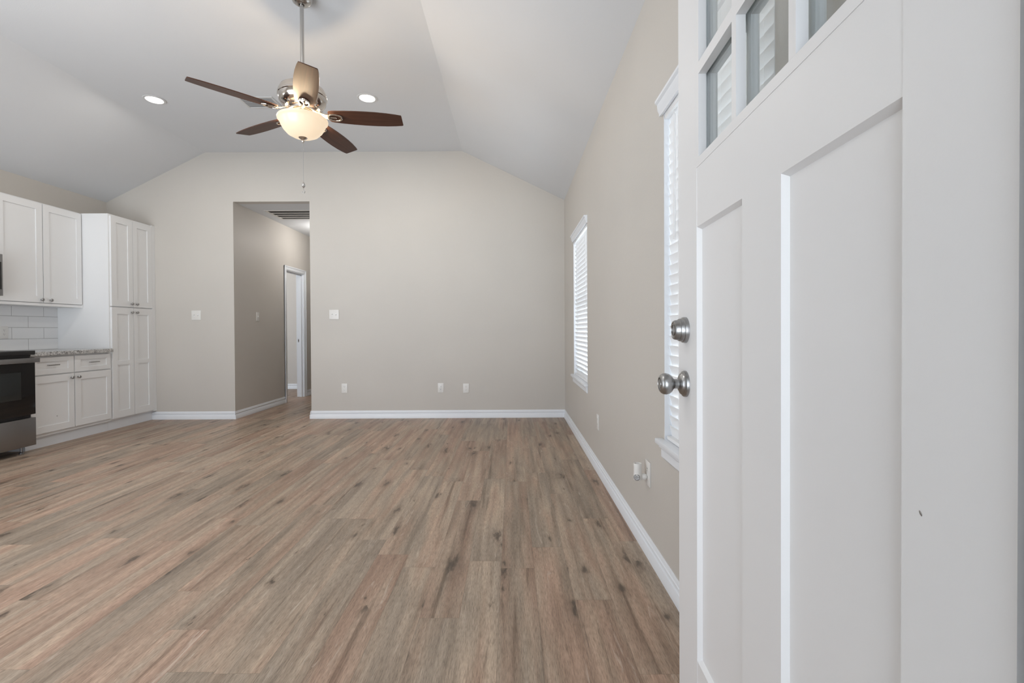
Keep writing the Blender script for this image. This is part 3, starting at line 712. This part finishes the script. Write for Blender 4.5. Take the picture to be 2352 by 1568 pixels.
# plug-in air freshener on the near right-wall outlet
r = empty('plug_in_freshener', (R-.0075, 2.262, .378)); tag(r, 'white plug-in air freshener standing off the right wall outlet', 'air freshener')
mb = MB(); mb.lathe([(0, 0), (.013, 0), (.0155, .004), (.0165, .016), (.0140, .024), (.010, .026)], 24, Matrix.Rotation(-PI/2, 4, 'Y')); mb.build('plug_base', M['plastic'], r)
mb = MB(); mb.lathe([(0, -.0135), (.016, -.0155), (.0195, -.013), (.0205, 0), (.0190, .022), (.0185, .045), (.0200, .064), (.0192, .067), (.0165, .0665), (.016, .063), (0, .062)], 32, Matrix.Translation((-.042, 0, 0))); mb.build('body', M['plastic'], r)
vm = Matrix.Translation((-.042, 0, .002)) @ Vector((.42, -.88, .22)).normalized().to_track_quat('Z', 'Y').to_matrix().to_4x4() @ Matrix.Translation((0, 0, .0185))
vm = Matrix.Translation((-.042, 0, .000)) @ Vector((-.45, -.88, .15)).normalized().to_track_quat('Z', 'Y').to_matrix().to_4x4() @ Matrix.Translation((0, 0, .0175))
mb = MB(); mb.lathe([(.0150, -.006), (.0150, .004), (.0135, .005), (.0128, .0035), (0, .0035)], 28, vm, cap=False)
for k in range(6):
    a = 2*PI*k/6; mb.tube([vm @ Vector((0, 0, .0045)), vm @ Vector((.012*math.cos(a), .012*math.sin(a), .0045))], .0011, 5)
mb.build('vent', M['knob'], r)
mb = MB(); mb.lathe([(0, .0625), (.0158, .0625), (.0158, .0632), (0, .0632)], 24, Matrix.Translation((-.042, 0, 0))); mb.build('top_cap', M['ventwhite'], r)

# ------------------------------------------------------------------ kitchen
# fronts face +X; built in world coordinates then shifted to the thing's base
def shaker(y0, y1, z0, z1, ry0, ry1, rzs, xf, th=.019, dp=.008):
    """door slab with recessed panels: rzs list of (z0,z1)"""
    mb = MB(); xb = xf-th
    mb.box((xb, y0, z0), (xf, ry0, z1)).box((xb, ry1, z0), (xf, y1, z1))
    zz = z0
    for a, b_ in rzs:
        mb.box((xb, ry0, zz), (xf, ry1, a)); mb.box((xb, ry0, a), (xf-dp, ry1, b_)); zz = b_
    mb.box((xb, ry0, zz), (xf, ry1, z1)); return mb
def knob(parent, xf, y, z, off):
    mb = MB(); mb.lathe([(0, -.001), (.0075, -.001), (.006, .004), (.0055, .010), (.011, .015), (.0150, .019), (.0150, .023), (.0115, .0275), (0, .029)], 24, Matrix.Translation((xf, y, z)) @ Matrix.Rotation(PI/2, 4, 'Y'))
    return rel(mb, 'knob', M['knob'], parent, off)
XU = -4.74; XB = -4.437
# upper cabinet
def upper(y0, y1, z0, doors, label, rail=True):
    off = ((L+XU)/2, (y0+y1)/2, z0); r = empty('upper_cabinet', off); tag(r, label, 'cabinet')
    mb = MB(); mb.box((L+.001, y0, z0), (XU-.020, y1, 2.405)); mb.box((XU-.03, y0+.001, z0+.001), (XU-.0195, y1-.001, 2.404))
    rel(mb, 'body', M['cabin'], r, off)
    if rail: rel(MB().box((XU-.0195, y0, z0+.0005), (XU-.004, y1, z0+.026)), 'light_rail', M['cab'], r, off)
    for (a, b_, c0, c1, k) in doors:
        zb = z0+.033 if rail else z0+.01
        d_ = rel(shaker(a, b_, zb, 2.392, c0, c1, [(zb+.062, 2.328)], XU), 'door', M['cab'], r, off)
        kk = knob(d_, XU, k, 1.425 if rail else z0+.045, off)
    return r
upper(4.272, 5.148, 1.363, [(4.284, 4.712, 4.352, 4.652, 4.690), (4.720, 5.138, 4.783, 5.083, 4.782)], 'white two-door upper cabinet above the counter')
upper(3.50, 4.268, 1.83, [(3.51, 3.878, 3.57, 3.818, 3.85), (3.886, 4.258, 3.946, 4.198, 3.914)], 'white short upper cabinet above the microwave', False)
# pantry
off = ((L+XB)/2, 5.475, 0); r = empty('pantry_cabinet', off); tag(r, 'tall white pantry cabinet with four doors in the kitchen corner', 'cabinet')
mb = MB(); mb.box((L+.001, 5.151, .112), (XB-.020, 5.799, 2.405)).box((XB-.040, 5.1505, .112), (XB-.0195, 5.17, 2.4045)).box((XB-.040, 5.75, .112), (XB-.0005, 5.799, 2.4045)).box((XB-.0402, 5.18, 1.37), (XB-.0196, 5.75, 1.39))
rel(mb, 'body', M['cab'], r, off)
rel(MB().box((L+.001, 5.151, 0.0005), (-4.485, 5.799, .1118)), 'toe_kick', M['trim'], r, off)
for (a, b_, c0, c1, k) in ((5.166, 5.459, 5.236, 5.394, 5.427), (5.465, 5.748, 5.526, 5.682, 5.502)):
    d_ = rel(shaker(a, b_, 1.384, 2.385, c0, c1, [(1.450, 2.322)], XB), 'upper_door', M['cab'], r, off); knob(d_, XB, k, 1.420, off)
    d_ = rel(shaker(a, b_, .128, 1.372, c0, c1, [(.205, .722), (.770, 1.297)], XB), 'lower_door', M['cab'], r, off); knob(d_, XB, k, 1.322, off)
# base cabinet
off = ((L+XB)/2, 4.71, 0); r = empty('base_cabinet', off); tag(r, 'white base cabinet with two drawers and two doors beside the range', 'cabinet')
rel(MB().box((L+.001, 4.272, .108), (XB-.0195, 5.1495, .8735)), 'body', M['cab'], r, off)
rel(MB().box((L+.001, 4.272, .0005), (-4.485, 5.1495, .1078)), 'toe_kick', M['trim'], r, off)
for (a, b_, c0, c1, k) in ((4.282, 4.710, 4.345, 4.652, 4.676), (4.720, 5.141, 4.785, 5.090, 4.752)):
    d_ = rel(shaker(a, b_, .694, .856, c0, c1, [(.738, .814)], XB), 'drawer', M['cab'], r, off)
    pc = (c0+c1)/2-.02; p0, p1 = pc-.052, pc+.056
    mb = MB(); mb.tube([(XB-.001, p0+.016, .781), (XB+.027, p0+.016, .781)], .004, 8).tube([(XB-.001, p1-.016, .781), (XB+.027, p1-.016, .781)], .004, 8)
    mb.box((XB+.0245, p0, .776), (XB+.0325, p1, .786), .0022); rel(mb, 'pull_handle', M['knob'], d_, off)
    d_ = rel(shaker(a, b_, .140, .682, c0, c1, [(.203, .612)], XB), 'door', M['cab'], r, off); knob(d_, XB, k, .640, off)
    if a < 4.5:
        mb = MB(); mb.lathe([(0, .0004), (.0038, .0003), (.0045, -.0006)], 12, Matrix.Translation((XB-.008, 4.536, .279)) @ Matrix.Rotation(PI/2, 4, 'Y') @ Matrix.Diagonal((1, 1.7, 1, 1))); rel(mb, 'paint_chip', M['knob'], d_, off)
# countertop
o = MB().box((L+.0085, 4.262, .8745), (-4.411, 5.1495, .912), .003).build('countertop', M['granite'], None, (-4.72, 4.7, .8745)); tag(o, 'speckled grey granite countertop on the white base cabinet', 'countertop')
# backsplash
o = MB().box((L+.001, 3.3, .913), (L+.0085, 5.150, 1.3625)).build('tile_backsplash', M['tile'], None, (L, 4.3, .912)); tag(o, 'white subway tile backsplash between counter and upper cabinet', 'backsplash')
# range
RY0, RY1, XR = 3.495, 4.256, -4.36
off = (-4.69, (RY0+RY1)/2, 0); r = empty('kitchen_range', off); tag(r, 'black and stainless electric range at the left edge', 'range')
rel(MB().box((L+.03, RY0+.006, .075), (XR-.042, RY1-.010, .893)), 'body', M['black'], r, off)
mb = MB(); mb.box((L+.03, RY0, .893), (XR-.002, RY1+.002, .931), .006); rel(mb, 'cooktop', M['black'], r, off)
mb = MB()
for (bx, by, br) in ((-4.56, 4.06, .10), (-4.56, 3.70, .085), (-4.85, 4.06, .085), (-4.85, 3.70, .10)):
    mb.lathe([(br, .9312), (br, .9316), (br-.004, .9316), (br-.004, .9312)], 40, Matrix.Translation((bx, by, 0)), cap=False)
rel(mb, 'burner_rings', M['ventwhite'], r, off)
rel(MB().prism([(L+.012, .931), (L+.085, .931), (L+.060, 1.045), (L+.012, 1.045)], 1, RY0+.004, RY1-.14), 'control_backguard', M['black'], r, off)
dr = rel(MB().box((XR-.040, RY0+.002, .352), (XR-.004, RY1-.004, .868), .004), 'oven_door', M['black'], r, off)
rel(MB().box((XR-.006, RY0+.004, .354), (XR, RY1-.006, .866), .001), 'door_glass', M['blackglass'], dr, off)
rel(MB().box((XR-.0005, RY0+.135, .500), (XR+.0012, RY1-.130, .742), .0005), 'door_window', M['ovenwin'], dr, off)
mb = MB(); mb.box((XR+.030, RY0+.004, .824), (XR+.046, RY1-.004, .866), .003).box((XR-.004, RY0+.03, .832), (XR+.032, RY0+.055, .858)).box((XR-.004, RY1-.06, .832), (XR+.032, RY1-.035, .858))
rel(mb, 'handle', M['steel'], dr, off)
rel(MB().box((XR-.040, RY0+.002, .070), (XR-.001, RY1-.003, .322), .003), 'storage_drawer', M['steel'], r, off)
for (lx, ly) in ((XR-.08, RY0+.06), (XR-.08, RY1-.06), (L+.1, RY0+.06), (L+.1, RY1-.06)):
    mb = MB(); mb.lathe([(0, .0005), (.018, .0005), (.018, .008), (.008, .014), (.008, .076)], 16, Matrix.Translation((lx, ly, 0))); rel(mb, 'leg', M['steel'], r, off)
# microwave
XM = -4.655; off = (-4.84, 3.88, 1.432); r = empty('microwave', off); tag(r, 'stainless over-the-range microwave cut by the left edge', 'microwave')
rel(MB().box((L+.009, 3.506, 1.432), (XM-.022, 4.262, 1.812)), 'body', M['black'], r, off)
rel(MB().box((XM-.021, 3.506, 1.432), (XM, 4.264, 1.812), .003), 'door', M['steel'], r, off)
rel(MB().box((XM-.002, 3.80, 1.490), (XM+.0015, 4.252, 1.740), .0007), 'door_window', M['blackglass'], r, off)
mb = MB(); mb.tube([(XM-.002, 3.755, 1.50), (XM+.035, 3.755, 1.50), (XM+.035, 3.755, 1.75), (XM-.002, 3.755, 1.75)], .008, 8); rel(mb, 'handle', M['steel'], r, off)
